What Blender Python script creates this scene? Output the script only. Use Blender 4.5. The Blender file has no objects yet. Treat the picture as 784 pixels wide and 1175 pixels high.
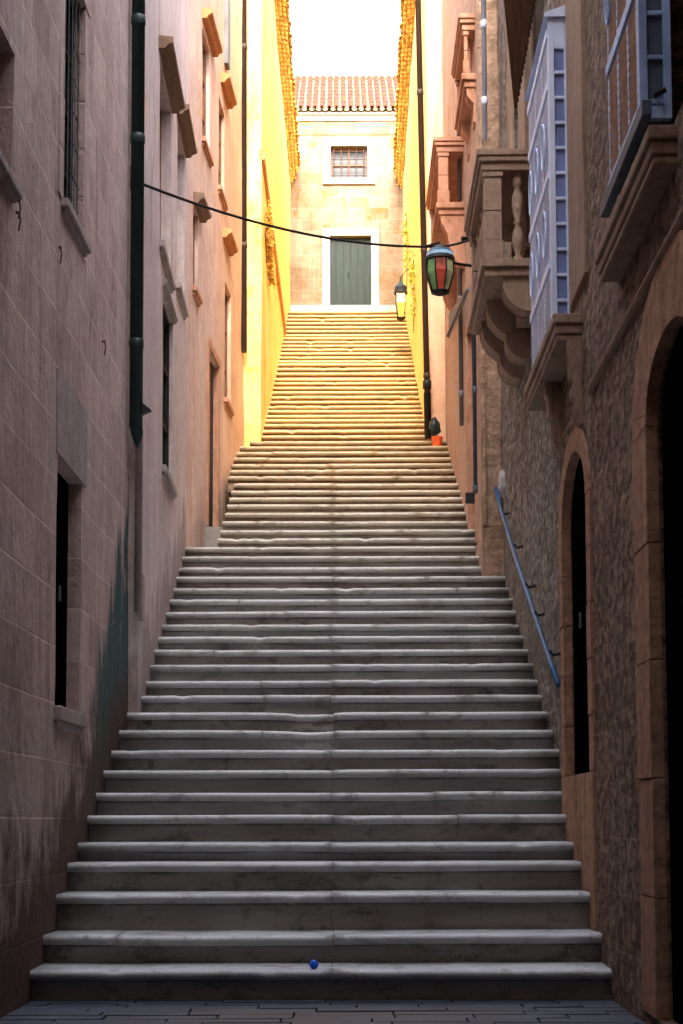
import bpy, math, random
from math import sin, cos, pi, radians
from mathutils import Vector, noise
random.seed(7)
scene = bpy.context.scene
COL = scene.collection

# ------------------------------------------------------------------ camera
FPX = 1750.0; PITCH = radians(4.5); ROLL = radians(.15); CAMH = 1.0
_F = Vector((0, cos(PITCH), sin(PITCH))); _U0 = Vector((0, -sin(PITCH), cos(PITCH))); _R0 = Vector((1, 0, 0))
_R = _R0*cos(ROLL) - _U0*sin(ROLL); _U = _U0*cos(ROLL) + _R0*sin(ROLL)
PY = 940 - FPX*math.tan(PITCH)
def ray(u, v): return _F + _R*((u-392)/FPX) + _U*((PY-v)/FPX)
def atY(u, v, Y):
    d = ray(u, v); k = Y/d.y
    return Vector((d.x*k, Y, CAMH+d.z*k))
cam = bpy.data.cameras.new('camera'); camo = bpy.data.objects.new('camera', cam); COL.objects.link(camo)
from mathutils import Matrix
M = Matrix((( _R.x, _U.x, -_F.x, 0), (_R.y, _U.y, -_F.y, 0), (_R.z, _U.z, -_F.z, CAMH), (0, 0, 0, 1)))
camo.matrix_world = M
cam.sensor_fit = 'HORIZONTAL'; cam.sensor_width = 36; cam.lens = FPX/784*36
cam.shift_y = (PY-587.5)/784
cam.clip_start = .05; cam.clip_end = 3000
scene.camera = camo

# ------------------------------------------------------------------ materials
def rgb(c): return (c[0], c[1], c[2], 1)
class NT:
    def __init__(s, name):
        s.m = bpy.data.materials.new(name); s.m.use_nodes = True
        s.t = s.m.node_tree; s.b = s.t.nodes['Principled BSDF']; s.pos = None
    def n(s, typ, **kw):
        nd = s.t.nodes.new(typ)
        for k, v in kw.items():
            if k in nd.inputs: nd.inputs[k].default_value = v
            else: setattr(nd, k, v)
        return nd
    def l(s, a, b): s.t.links.new(a, b)
    def P(s):
        if not s.pos: s.pos = s.n('ShaderNodeNewGeometry')
        return s.pos.outputs['Position']
    def scaled(s, sc):
        m = s.n('ShaderNodeMapping'); m.inputs['Scale'].default_value = sc; s.l(s.P(), m.inputs['Vector']); return m.outputs[0]
    def noise(s, sc=(1,1,1), scale=1., detail=5., rough=.6, dist=0.):
        n = s.n('ShaderNodeTexNoise', Scale=scale, Detail=detail, Roughness=rough, Distortion=dist)
        s.l(s.scaled(sc), n.inputs['Vector']); return n.outputs[0]
    def rng(s, a, lo, hi, o0=0., o1=1.):
        n = s.n('ShaderNodeMapRange'); s.l(a, n.inputs[0])
        for i, v in zip((1, 2, 3, 4), (lo, hi, o0, o1)): n.inputs[i].default_value = v
        return n.outputs[0]
    def math(s, op, a, b=0.):
        n = s.n('ShaderNodeMath', operation=op)
        for i, v in enumerate((a, b)):
            if hasattr(v, 'links'): s.l(v, n.inputs[i])
            else: n.inputs[i].default_value = v
        return n.outputs[0]
    def mix(s, f, a, b, mode='MIX'):
        n = s.n('ShaderNodeMix', data_type='RGBA', blend_type=mode)
        if hasattr(f, 'links'): s.l(f, n.inputs[0])
        else: n.inputs[0].default_value = f
        for i, v in ((6, a), (7, b)):
            if hasattr(v, 'links'): s.l(v, n.inputs[i])
            else: n.inputs[i].default_value = rgb(v)
        return n.outputs[2]
    def xyz(s):
        n = s.n('ShaderNodeSeparateXYZ'); s.l(s.P(), n.inputs[0]); return n.outputs
    def color(s, c): s.l(c, s.b.inputs['Base Color'])
    def bump(s, h, st=.5, d=.02, prev=None):
        n = s.n('ShaderNodeBump', Strength=st, Distance=d); s.l(h, n.inputs['Height'])
        if prev is not None: s.l(prev, n.inputs['Normal'])
        s.l(n.outputs[0], s.b.inputs['Normal']); return n.outputs[0]

def simple(name, c, rough=.7, metal=0., var=.25, bump=.0, scale=12, spec=.3, sc=(1,1,1)):
    t = NT(name)
    f = t.rng(t.noise(sc, scale, 4), .3, .7)
    dk = tuple(x*(1-var) for x in c); lt = tuple(min(1, x*(1+var*.6)) for x in c)
    t.color(t.mix(f, dk, lt))
    t.b.inputs['Roughness'].default_value = rough; t.b.inputs['Metallic'].default_value = metal
    t.b.inputs['Specular IOR Level'].default_value = spec
    if bump: t.bump(t.noise(sc, scale*3, 4), bump, .01)
    return t.m

SLOPE = .49; MORT = .12
def wallmat(name, c1, c2, cstain, streak=.5, blocks=None, blockmix=.35, bump=.4, stainlow=None, lowcol=(.09,.055,.035),
            lowh=.7, rough=.9, green=False, fine=14., pits=0., big=.9, topcol=None, glowcol=None, cpatch=None, ps=1.7):
    """weathered wall: vertical streaks, blotches, faint masonry, dirt rising from the stairs"""
    t = NT(name)
    a = t.noise((1, 1, .16), 5.0, 8, .68, .3)          # vertical smears
    b = t.noise((1, 1, 1), big, 6, .62)
    fi = t.noise((1, 1, .6), fine, 6, .75)
    f = t.math('ADD', t.math('MULTIPLY', t.rng(a, .3, .7), streak), t.math('MULTIPLY', t.rng(b, .3, .7), 1-streak))
    col = t.mix(f, c1, c2)
    col = t.mix(t.rng(t.noise((1, 1, .35), 2.3, 8, .7, .6), .56, .70), col, cstain)
    col = t.mix(t.rng(t.noise((2.6, 2.6, .10), 6., 6, .7, .2), .54, .75, 0, .55), col, tuple(x*.45 for x in cstain))
    if cpatch: col = t.mix(t.rng(t.noise((1, 1, .8), ps, 9, .75, .4), .56, .62, 0, .85), col, cpatch)
    X = t.xyz()
    h = fi
    if blocks:
        cmb = t.n('ShaderNodeCombineXYZ'); t.l(t.math('ADD', X[1], X[0]), cmb.inputs[0]); t.l(X[2], cmb.inputs[1])
        wob = t.n('ShaderNodeVectorMath', operation='MULTIPLY_ADD')
        nz = t.n('ShaderNodeTexNoise', Scale=2.5, Detail=3.); t.l(t.P(), nz.inputs['Vector'])
        t.l(nz.outputs['Color'], wob.inputs[0]); wob.inputs[1].default_value = (.03, .012, 0); t.l(cmb.outputs[0], wob.inputs[2])
        br = t.n('ShaderNodeTexBrick', Scale=1.); br.offset = .5; br.squash_frequency = 3; br.squash = .8
        br.inputs['Brick Width'].default_value = blocks[0]; br.inputs['Row Height'].default_value = blocks[1]
        br.inputs['Mortar Size'].default_value = .009; br.inputs['Mortar Smooth'].default_value = .6
        br.inputs['Color1'].default_value = (.66, .62, .62, 1); br.inputs['Color2'].default_value = (1, 1, 1, 1); br.inputs['Mortar'].default_value = (1.2, 1.2, 1.2, 1)
        t.l(wob.outputs[0], br.inputs['Vector'])
        col = t.mix(blockmix, col, t.mix(1., col, br.outputs['Color'], 'MULTIPLY'))
        mort = br.outputs['Fac']
        col = t.mix(t.math('MULTIPLY', mort, t.rng(b, .4, .6, .1, .5)), col, tuple(min(1, x*1.15) for x in c2))
        h = t.math('SUBTRACT', fi, t.math('MULTIPLY', mort, MORT))
    if blocks:
        pz = t.n('ShaderNodeTexBrick', Scale=1.); pz.offset = .5; pz.squash_frequency = 3; pz.squash = .8
        pz.inputs['Brick Width'].default_value = blocks[0]; pz.inputs['Row Height'].default_value = blocks[1]; pz.inputs['Mortar Size'].default_value = .0
        pz.inputs['Color1'].default_value = (0, 0, 0, 1); pz.inputs['Color2'].default_value = (1, 1, 1, 1); pz.inputs['Bias'].default_value = -.1
        t.l(wob.outputs[0], pz.inputs['Vector'])
        col = t.mix(t.rng(pz.outputs['Color'], .62, .95, 0, .5), col, tuple(x*.8 for x in cstain))
        col = t.mix(t.rng(pz.outputs['Color'], 0., .12, .35, 0), col, tuple(min(1, x*1.2) for x in c2))
    col = t.mix(t.rng(fi, .35, .62, .30, 0.), col, tuple(x*.35 for x in c1))
    if pits:
        pn = t.noise((.42, .42, .8), 19., 6, .8)
        col = t.mix(t.rng(pn, .50, .60, 0, pits), col, tuple(x*.28 for x in c1))
        col = t.mix(t.rng(pn, .36, .44, pits*.55, 0), col, tuple(min(1, x*1.35) for x in c2))
        h = t.math('SUBTRACT', h, t.rng(pn, .48, .62, 0, 1.2))
    w = t.math('SUBTRACT', t.math('SUBTRACT', X[2], .2), t.math('MULTIPLY', t.math('MAXIMUM', t.math('SUBTRACT', X[1], 8.5), 0.), SLOPE))
    wn = t.math('ADD', w, t.math('MULTIPLY', t.math('SUBTRACT', t.noise((1, 1, .5), 2.8, 8, .75), .5), 2.6))
    if stainlow: col = t.mix(t.rng(wn, lowh*.4, lowh, stainlow, 0), col, lowcol)
    if green:
        gn = t.noise((1, 2.2, .3), 1.6, 7, .7)
        g1 = t.rng(t.math('ADD', t.math('SUBTRACT', X[1], green), t.math('MULTIPLY', t.math('SUBTRACT', gn, .5), 2.4)), 0., .25)
        g2 = t.rng(t.math('ADD', w, t.math('ADD', t.math('MULTIPLY', t.math('SUBTRACT', gn, .5), 2.2), t.math('MULTIPLY', t.math('SUBTRACT', green+.8, X[1]), .55))), 1.0, 1.3, 1, 0)
        g3 = t.rng(t.noise((1, 1, .3), 4., 6, .75), .36, .44)
        col = t.mix(t.math('MULTIPLY', t.math('MULTIPLY', g1, g2), g3), col, (.06, .10, .095))
        col = t.mix(t.math('MULTIPLY', g1, t.rng(wn, .1, .5, .9, 0)), col, (.085, .045, .03))
    if glowcol: col = t.mix(t.rng(t.math('ADD', X[1], t.math('MULTIPLY', b, 2.)), glowcol[0], glowcol[1], 0, .85), col, t.mix(f, glowcol[2], glowcol[3]))  # orange glow towards the far end, painted into the plaster by depth
    t.color(col)
    t.b.inputs['Roughness'].default_value = rough; t.b.inputs['Specular IOR Level'].default_value = .2
    n1 = t.bump(h, bump, .045)
    t.bump(b, .5, .12, n1)
    return t.m

M_ = {}
M_['L1'] = wallmat('mauve_limestone_wall', (.50,.355,.305), (.76,.585,.51), (.30,.19,.155), .6, (.52,.34), .6, .45, stainlow=.92, lowcol=(.085,.045,.03), lowh=.8, green=10.3)
M_['L2'] = wallmat('pale_lilac_plaster', (.48,.375,.355), (.76,.63,.59), (.38,.23,.18), .7, None, bump=.35, stainlow=.5, lowcol=(.12,.08,.06), lowh=.5, cpatch=(.62,.44,.35), ps=1.2)
M_['L3'] = wallmat('faded_pink_plaster', (.50,.35,.29), (.78,.58,.48), (.52,.24,.12), .75, None, bump=.35, cpatch=(.66,.38,.22), ps=1.3, glowcol=(19.0, 21.5, (.56,.30,.15), (.82,.52,.31)))
M_['L4'] = wallmat('yellow_ochre_plaster', (.84,.58,.12), (.94,.78,.34), (.80,.40,.04), .75, None, bump=.4, rough=.85, cpatch=(.80,.42,.06), ps=2.4)
M_['R3'] = wallmat('yellow_lime_plaster', (.86,.64,.16), (.95,.84,.42), (.78,.40,.05), .75, None, bump=.3, rough=.85)
M_['R2'] = wallmat('peach_plaster', (.50,.30,.20), (.66,.46,.36), (.42,.17,.08), .7, None, bump=.5, fine=18, pits=.4, cpatch=(.55,.42,.38))
M_['R1b'] = wallmat('grey_brown_rubble_stone', (.27,.22,.18), (.54,.45,.37), (.22,.13,.08), .55, (.42,.26), .5, .9, fine=20, pits=.65)
M_['R1a'] = wallmat('rough_brown_stone', (.27,.165,.11), (.50,.33,.23), (.19,.10,.06), .5, (.5,.3), .45, .9, fine=20, pits=.7)
M_['jog'] = wallmat('tan_stucco', (.40,.25,.155), (.58,.38,.26), (.27,.14,.08), .7, None, bump=.6, fine=16, pits=.45)
M_['house'] = wallmat('bleached_ashlar', (.17,.11,.06), (.29,.23,.165), (.19,.07,.012), .2, (.55,.27), .5, .5, fine=10, big=1.6, cpatch=(.27,.11,.02), ps=3.2)
M_['trim_o'] = wallmat('orange_sandstone_trim', (.42,.215,.13), (.60,.34,.215), (.28,.13,.075), .6, None, bump=.6, fine=18, pits=.3)
M_['trim_b'] = wallmat('brown_stone_trim', (.29,.185,.125), (.45,.31,.22), (.16,.09,.055), .5, None, bump=.5, fine=20)
M_['trim_t'] = wallmat('terracotta_stone_trim', (.46,.215,.125), (.62,.33,.21), (.34,.13,.06), .6, None, bump=.5)
M_['trim_l'] = wallmat('pale_stone_trim', (.36,.29,.27), (.52,.43,.39), (.25,.17,.13), .6, None, bump=.35)
M_['trim_w'] = wallmat('white_stone_trim', (.33,.305,.28), (.40,.385,.365), (.27,.19,.12), .5, None, bump=.25)
M_['hood'] = wallmat('dark_brown_hood_stone', (.20,.125,.085), (.30,.19,.13), (.14,.08,.05), .4, None, bump=.5)
M_['hood_o'] = wallmat('rust_hood_stone', (.48,.20,.08), (.62,.29,.13), (.34,.12,.04), .4, None, bump=.5)
M_['soot'] = wallmat('sooty_plaster', (.26,.12,.05), (.42,.20,.08), (.10,.045,.02), .5, None, bump=.5)
M_['dark'] = simple('dark_interior', (.003,.003,.003), 1., spec=0)
M_['darkwood'] = simple('near_black_timber', (.010,.010,.010), .6, sc=(8,8,.6), scale=5, bump=.3)
M_['glass'] = simple('window_glass', (.018,.02,.024), .45, spec=.25)
M_['brownwood'] = simple('brown_shutter_wood', (.20,.10,.055), .8, sc=(8,8,.6), scale=4, bump=.3)
M_['greenpipe'] = simple('dark_green_pipe_paint', (.012,.035,.032), .42, var=.35, sc=(1,1,.3))
M_['brownpipe'] = simple('brown_iron_pipe', (.055,.03,.022), .6, var=.35, sc=(1,1,.2))
M_['greypipe'] = simple('grey_zinc_pipe', (.13,.125,.13), .55, var=.4, sc=(1,1,.2))
M_['iron'] = simple('black_iron', (.012,.012,.014), .6)
M_['blue'] = simple('blue_rail_paint', (.03,.11,.24), .4, var=.35)
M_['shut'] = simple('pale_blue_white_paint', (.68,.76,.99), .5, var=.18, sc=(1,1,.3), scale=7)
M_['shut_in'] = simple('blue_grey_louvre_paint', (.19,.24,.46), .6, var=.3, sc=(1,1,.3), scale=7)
M_['shut2'] = simple('weathered_blue_paint', (.36,.50,.78), .5, var=.4, sc=(1,1,.3), scale=7)
M_['shut2l'] = simple('peach_lit_paint', (.62,.40,.28), .6, var=.3)  # orange reflected light on the blue box, put into the louvre colour
M_['shut_dk'] = simple('blue_black_rail_paint', (.07,.095,.13), .6)
M_['greendoor'] = simple('weathered_green_planks', (.012,.021,.018), .7, var=.4, sc=(7,7,.5), scale=3, bump=.4)
M_['cable'] = simple('black_cable', (.015,.011,.01), .7)
M_['reed'] = simple('brown_reed', (.15,.075,.035), .8, var=.5, sc=(6,6,.5), scale=6)
M_['white'] = simple('white_enamel', (.55,.66,.74), .5)
M_['cap'] = simple('blue_white_lamp_cap', (.25,.42,.58), .4, var=.5, scale=6)
M_['capdark'] = simple('dark_teal_enamel', (.02,.05,.07), .4, var=.5)
M_['redglass'] = simple('red_glass', (.32,.05,.03), .2, spec=.6, var=.7, scale=7)
M_['greenglass'] = simple('green_glass', (.12,.24,.08), .2, spec=.6, var=.7, scale=7)
M_['creamglass'] = simple('cream_glass', (.46,.44,.24), .2, spec=.6, var=.7, scale=7)
M_['amber'] = simple('amber_glass', (.50,.34,.04), .3, spec=.5)
M_['orange'] = simple('orange_plastic', (.75,.12,.03), .5)
M_['bag'] = simple('dark_teal_plastic', (.012,.03,.03), .35, bump=.5)
M_['ball'] = simple('bright_blue_plastic', (.02,.16,.85), .35, var=.05)
M_['plate'] = simple('chalky_white_marble', (.42,.38,.36), .8, var=.4, scale=20)
M_['leaf'] = simple('yellow_green_leaf', (.30,.30,.03), .6)

def stone_step(name, c1, c2, dirt, damt, extra=None):
    t = NT(name)
    a = t.rng(t.noise((.5, 1.4, 2.5), 2.2, 7, .7), .32, .68)
    col = t.mix(a, c1, c2)
    col = t.mix(t.rng(t.noise((1, 1, 1.6), 4.2, 9, .8, .6), .52, .64, 0, damt), col, dirt)
    col = t.mix(t.rng(t.noise((1, 1, 1), 38., 4, .8), .60, .70, 0, .45), col, tuple(x*.35 for x in dirt))
    X = t.xyz()
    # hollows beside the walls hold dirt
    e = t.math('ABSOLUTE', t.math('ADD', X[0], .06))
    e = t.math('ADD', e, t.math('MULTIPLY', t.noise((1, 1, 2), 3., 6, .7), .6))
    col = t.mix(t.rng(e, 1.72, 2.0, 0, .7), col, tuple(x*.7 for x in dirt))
    if extra: col = t.mix(t.rng(t.noise((.9, .6, 2), 3.3, 8, .8, .4), extra[1], extra[1]+.05, 0, .9), col, extra[0])
    warm_spill = t.rng(X[1], 14.5, 22.5)  # warm light on the upper flight, painted into the stone colour
    col = t.mix(warm_spill, col, t.mix(1., col, extra[2] if extra else (.88, .55, .12), 'MULTIPLY'))
    ga = t.n('ShaderNodeAttribute', attribute_name='grime_shade')
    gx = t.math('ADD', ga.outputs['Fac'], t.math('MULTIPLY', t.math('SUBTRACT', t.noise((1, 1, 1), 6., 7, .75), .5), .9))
    grime_shade = t.rng(gx, .25, .95, 0, .88)
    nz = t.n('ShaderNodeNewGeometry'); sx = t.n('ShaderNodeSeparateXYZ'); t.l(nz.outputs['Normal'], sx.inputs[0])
    front = t.rng(sx.outputs[2], .1, .85, .55, 0)  # shading of the nosing fronts painted in by surface normal
    oi = t.n('ShaderNodeObjectInfo'); rv = oi.outputs['Random']
    if extra: col = t.mix(t.rng(rv, .4, 1., 0, .6), col, (.36, .385, .38))
    else: col = t.mix(t.rng(rv, 0., 1., 0, .35), col, t.mix(1., col, (.72, .72, .74), 'MULTIPLY'))
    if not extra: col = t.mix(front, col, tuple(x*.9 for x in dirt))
    col = t.mix(grime_shade, col, tuple(x*.55 for x in dirt))
    t.color(col)
    t.b.inputs['Roughness'].default_value = .38; t.b.inputs['Specular IOR Level'].default_value = .45
    n1 = t.bump(t.noise((1, 1, 1), 30., 6, .7), .35, .012)
    t.bump(t.noise((1, 1, 1), 3., 4, .6), .4, .05, n1)
    return t.m
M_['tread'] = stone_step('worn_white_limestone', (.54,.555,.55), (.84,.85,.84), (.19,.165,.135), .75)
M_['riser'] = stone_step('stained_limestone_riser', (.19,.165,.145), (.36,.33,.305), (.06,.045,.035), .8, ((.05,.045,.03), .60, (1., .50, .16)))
def paving_mat():
    t = NT('worn_grey_blue_paving')
    a = t.rng(t.noise((1, 1, 1), 2.5, 6, .7), .3, .7)
    col = t.mix(a, (.04,.05,.07), (.09,.11,.145))
    col = t.mix(t.rng(t.noise((1, 1, 1), 9., 8, .8), .5, .62, 0, .7), col, (.06,.06,.065))
    t.color(col); t.b.inputs['Roughness'].default_value = .38
    t.bump(t.noise((1, 1, 1), 14., 6, .7), .5, .02)
    return t.m
M_['pave'] = paving_mat()
M_['ground'] = simple('dusty_ground', (.10,.09,.08), .95, var=.4, scale=2, bump=.4)
def tile_mat(name, c1, c2, c3, thr=.5):
    t = NT(name)
    r = t.n('ShaderNodeObjectInfo')
    col = t.mix(t.rng(t.noise((1,1,1), 4.5, 5, .7), .35, .65), c1, c2)
    col = t.mix(t.rng(t.noise((1,1,1), 11., 6, .75), thr, thr+.08), col, c3)
    t.color(col); t.b.inputs['Roughness'].default_value = .85
    t.bump(t.noise((1,1,1), 30., 5, .7), .5, .01)
    return t.m
M_['tile'] = tile_mat('red_barrel_tile', (.10,.014,.003), (.17,.032,.006), (.26,.10,.025), .56)
M_['tilepan'] = tile_mat('cream_barrel_tile', (.28,.20,.10), (.40,.31,.18), (.22,.06,.02), .58)  # cream pan tiles between the red cover tiles
M_['tiley'] = tile_mat('ochre_eave_tile', (.50,.26,.03), (.68,.42,.08), (.30,.10,.008), .52)

# ------------------------------------------------------------------ mesh helpers
class MB:
    def __init__(s): s.v = []; s.f = []; s.mi = []; s.sm = []; s.g = []
    def quad(s, *p, mi=0, smooth=False):
        k = len(s.v); s.v += [Vector(q) for q in p]; s.f.append(tuple(range(k, k+len(p)))); s.mi.append(mi); s.sm.append(smooth); return s
    def hexa(s, c, mi=0):
        k = len(s.v); s.v += [Vector(q) for q in c]
        for f in ((0,3,2,1),(4,5,6,7),(0,1,5,4),(1,2,6,5),(2,3,7,6),(3,0,4,7)):
            s.f.append(tuple(k+i for i in f)); s.mi.append(mi); s.sm.append(False)
        return s
    def box(s, a, b, mi=0, T=None):
        (x0,y0,z0), (x1,y1,z1) = a, b
        c = [(x0,y0,z0),(x1,y0,z0),(x1,y1,z0),(x0,y1,z0),(x0,y0,z1),(x1,y0,z1),(x1,y1,z1),(x0,y1,z1)]
        if T: c = [T(*q) for q in c]
        return s.hexa(c, mi)
    def prism(s, poly, s0, s1, T, mi=0):
        """polygon in (n,z) extruded along s"""
        k = len(s.v); n = len(poly)
        for ss in (s0, s1):
            for (a, b) in poly: s.v.append(T(ss, a, b))
        for i in range(n):
            j = (i+1) % n; s.f.append((k+i, k+j, k+n+j, k+n+i)); s.mi.append(mi); s.sm.append(False)
        s.f.append(tuple(k+i for i in range(n))); s.f.append(tuple(k+n+i for i in reversed(range(n)))); s.mi += [mi]*2; s.sm += [False]*2
        return s
    def tube(s, pts, r, seg=12, mi=0, cap=True):
        pts = [Vector(p) for p in pts]; rings = []
        for i, p in enumerate(pts):
            d = (pts[min(i+1, len(pts)-1)]-pts[max(i-1, 0)]).normalized()
            a = d.cross(Vector((0,0,1)) if abs(d.z) < .9 else Vector((1,0,0))).normalized(); b = d.cross(a)
            rr = r[i] if isinstance(r, (list, tuple)) else r
            k = len(s.v); rings.append(k)
            for q in range(seg):
                t = 2*pi*q/seg; s.v.append(p+a*cos(t)*rr+b*sin(t)*rr)
        for i in range(len(rings)-1):
            for q in range(seg):
                w = (q+1) % seg
                s.f.append((rings[i]+q, rings[i]+w, rings[i+1]+w, rings[i+1]+q)); s.mi.append(mi); s.sm.append(True)
        if cap:
            for k in (rings[0], rings[-1]):
                s.f.append(tuple(range(k, k+seg))); s.mi.append(mi); s.sm.append(False)
        return s
    def lathe(s, prof, c, seg=14, mi=0):
        c = Vector(c); rings = []
        for (r, z) in prof:
            k = len(s.v); rings.append(k)
            for q in range(seg):
                t = 2*pi*q/seg; s.v.append(c+Vector((cos(t)*r, sin(t)*r, z)))
        for i in range(len(rings)-1):
            for q in range(seg):
                w = (q+1) % seg
                s.f.append((rings[i]+q, rings[i]+w, rings[i+1]+w, rings[i+1]+q)); s.mi.append(mi); s.sm.append(True)
        for k in (rings[0], rings[-1]):
            s.f.append(tuple(range(k, k+seg))); s.mi.append(mi); s.sm.append(False)
        return s
    def build(s, name, mats, parent=None, bevel=0):
        me = bpy.data.meshes.new(name); o = bpy.data.objects.new(name, me); COL.objects.link(o)
        off = Vector((0,0,0))
        if parent is not None:
            o.parent = parent; off = Vector(ROOT[parent.name])
        me.from_pydata([tuple(v-off) for v in s.v], [], s.f)
        if not isinstance(mats, (list, tuple)): mats = [mats]
        for m in mats: me.materials.append(m)
        me.polygons.foreach_set('material_index', s.mi); me.polygons.foreach_set('use_smooth', s.sm)
        if s.g:
            at = me.attributes.new('grime_shade', 'FLOAT', 'POINT'); at.data.foreach_set('value', s.g)
        me.update()
        ROOT[o.name] = off
        if bevel:
            b = o.modifiers.new('bevel', 'BEVEL'); b.width = bevel; b.segments = 2; b.limit_method = 'ANGLE'
        return o
ROOT = {}
def thing(name, label, cat, loc, group=None):
    o = bpy.data.objects.new(name, None); COL.objects.link(o); o.location = loc; o.empty_display_size = .2
    ROOT[o.name] = Vector(loc); o['label'] = label; o['category'] = cat
    if group: o['group'] = group
    return o
def tag(o, label, cat, group=None):
    o['label'] = label; o['category'] = cat
    if group: o['group'] = group
    return o
def struct(o): o['kind'] = 'structure'; return o

class Wall:
    def __init__(s, a, b, side):
        s.a = Vector((a[0], a[1])); s.b = Vector((b[0], b[1])); d = s.b-s.a; s.L = d.length; s.t = d/s.L
        s.n = Vector((s.t.y, -s.t.x)) * (1 if side == 'L' else -1)      # points to the street
    def T(s, ss, n, z):
        p = s.a + s.t*ss + s.n*n
        return Vector((p.x, p.y, z))
    def disp(s, ss, z):
        p = s.a+s.t*ss
        return .013*noise.noise(Vector((p.x*3, p.y*.9, z*.7)))+.007*noise.noise(Vector((p.y*3.1, z*2.3, 4)))
    def hit(s, u, v, n=0.):
        d = ray(u, v); o = s.a+s.n*n
        # (d.x*k - o.x, d.y*k - o.y) . n = 0
        k = (o.x*s.n.x+o.y*s.n.y)/(d.x*s.n.x+d.y*s.n.y)
        p = Vector((d.x*k, d.y*k)); return (p-o).dot(s.t), CAMH+d.z*k

def wall_mesh(W, z0, z1, ops, thick=3., pitch=.45, mi=0):
    """ops: dicts s0,s1,z0,z1,d, arch(rise)"""
    mb = MB()
    S = {0., W.L}; Z = {z0, z1}
    for k in range(1, int(W.L/pitch)): S.add(k*W.L/int(W.L/pitch))
    for k in range(1, int((z1-z0)/pitch)): Z.add(z0+k*(z1-z0)/int((z1-z0)/pitch))
    for o in ops:
        for q in (o['s0'], o['s1']):
            S = {x for x in S if abs(x-q) > .03 or any(abs(x-p[k]) < 1e-6 for p in ops for k in ('s0','s1'))}; S.add(q)
        for q in (o['z0'], o['z1']):
            Z = {x for x in Z if abs(x-q) > .03 or any(abs(x-p[k]) < 1e-6 for p in ops for k in ('z0','z1'))}; Z.add(q)
    S = sorted(x for x in S if -1e-6 <= x <= W.L+1e-6); Z = sorted(x for x in Z if z0-1e-6 <= x <= z1+1e-6)
    P = lambda a, z: W.T(a, W.disp(a, z), z)
    for i in range(len(S)-1):
        for j in range(len(Z)-1):
            cs = (S[i]+S[i+1])/2; cz = (Z[j]+Z[j+1])/2
            if any(o['s0'] < cs < o['s1'] and o['z0'] < cz < o['z1'] for o in ops): continue
            mb.quad(P(S[i],Z[j]), P(S[i+1],Z[j]), P(S[i+1],Z[j+1]), P(S[i],Z[j+1]), mi=mi)
    for o in ops:
        d = -o['d']; zs = [z for z in Z if o['z0']-1e-6 <= z <= o['z1']+1e-6]; ss = [x for x in S if o['s0']-1e-6 <= x <= o['s1']+1e-6]
        ar = o.get('arch', 0)
        for a, b in zip(zs, zs[1:]):
            for q in (o['s0'], o['s1']): mb.quad(P(q,a), P(q,b), W.T(q,d,b), W.T(q,d,a), mi=mi)
        for a, b in zip(ss, ss[1:]):
            mb.quad(P(a,o['z0']), P(b,o['z0']), W.T(b,d,o['z0']), W.T(a,d,o['z0']), mi=mi)
            if not ar: mb.quad(P(a,o['z1']), P(b,o['z1']), W.T(b,d,o['z1']), W.T(a,d,o['z1']), mi=mi)
        if ar:
            N = 16; c = (o['s0']+o['s1'])/2; h = (o['s1']-o['s0'])/2
            f = lambda x: o['z1']-ar+ar*math.sqrt(max(0, 1-((x-c)/h)**2))
            xs = [c-h*cos(pi*k/N) for k in range(N+1)]
            for a, b in zip(xs, xs[1:]):
                e = .0
                mb.quad(W.T(a,.002,f(a)), W.T(b,.002,f(b)), W.T(b,.002,o['z1']+.01), W.T(a,.002,o['z1']+.01), mi=mi)
                mb.quad(W.T(a,.002,f(a)), W.T(b,.002,f(b)), W.T(b,d,f(b)), W.T(a,d,f(a)), mi=mi)
    # ends (displaced outer edge) and top
    for q in (0., W.L):
        for a, b in zip(Z, Z[1:]): mb.quad(P(q,a), P(q,b), W.T(q,-thick,b), W.T(q,-thick,a), mi=mi)
    for a, b in zip(S, S[1:]): mb.quad(P(a,z1), P(b,z1), W.T(b,-thick,z1), W.T(a,-thick,z1), mi=mi)
    mb.quad(W.T(0,-thick,z0), W.T(W.L,-thick,z0), W.T(W.L,-thick,z1), W.T(0,-thick,z1), mi=mi)
    return mb
def opening(W, u0, u1, vt, vb, d=.25, **k):
    """pixel window on the wall -> rectangle in wall coordinates (vt, vb measured at u0, the near edge)"""
    sa, zt = W.hit(u0, vt); _, zb = W.hit(u0, vb); sb, _ = W.hit(u1, vt)
    o = dict(s0=min(sa, sb), s1=max(sa, sb), z0=zb, z1=zt, d=d); o.update(k); return o
def grow(o, a, b=None): b = a if b is None else b; return o['s0']-a, o['s1']+a, o['z0']-b, o['z1']+b

def window_fill(W, o, parent, frame, glass, cols=2, rows=3, inset=None, w=.05, name='window'):
    n = -(inset if inset is not None else o['d']-.06); T = W.T
    mb = MB(); s0, s1, z0, z1 = o['s0']-.01, o['s1']+.01, o['z0']-.01, o['z1']+.01
    mb.box((s0,n-.04,z0),(s0+w+.01,n,z1),T=T); mb.box((s1-w-.01,n-.04,z0),(s1,n,z1),T=T)
    mb.box((s0+w+.01,n-.04,z0),(s1-w-.01,n-.003,z0+w),T=T); mb.box((s0+w+.01,n-.04,z1-w),(s1-w-.01,n-.003,z1),T=T)
    for c in range(1, cols):
        q = s0+(s1-s0)*c/cols; mb.box((q-w*.35,n-.035,z0+w),(q+w*.35,n-.006,z1-w),T=T)
    for r in range(1, rows):
        q = z0+(z1-z0)*r/rows; mb.box((s0+w,n-.034,q-w*.25),(s1-w,n-.009,q+w*.25),T=T)
    f = mb.build(name, frame, parent)
    g = MB().box((s0,n-.06,z0),(s1,n-.045,z1),T=T).build('pane', glass, f)
    return f
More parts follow.
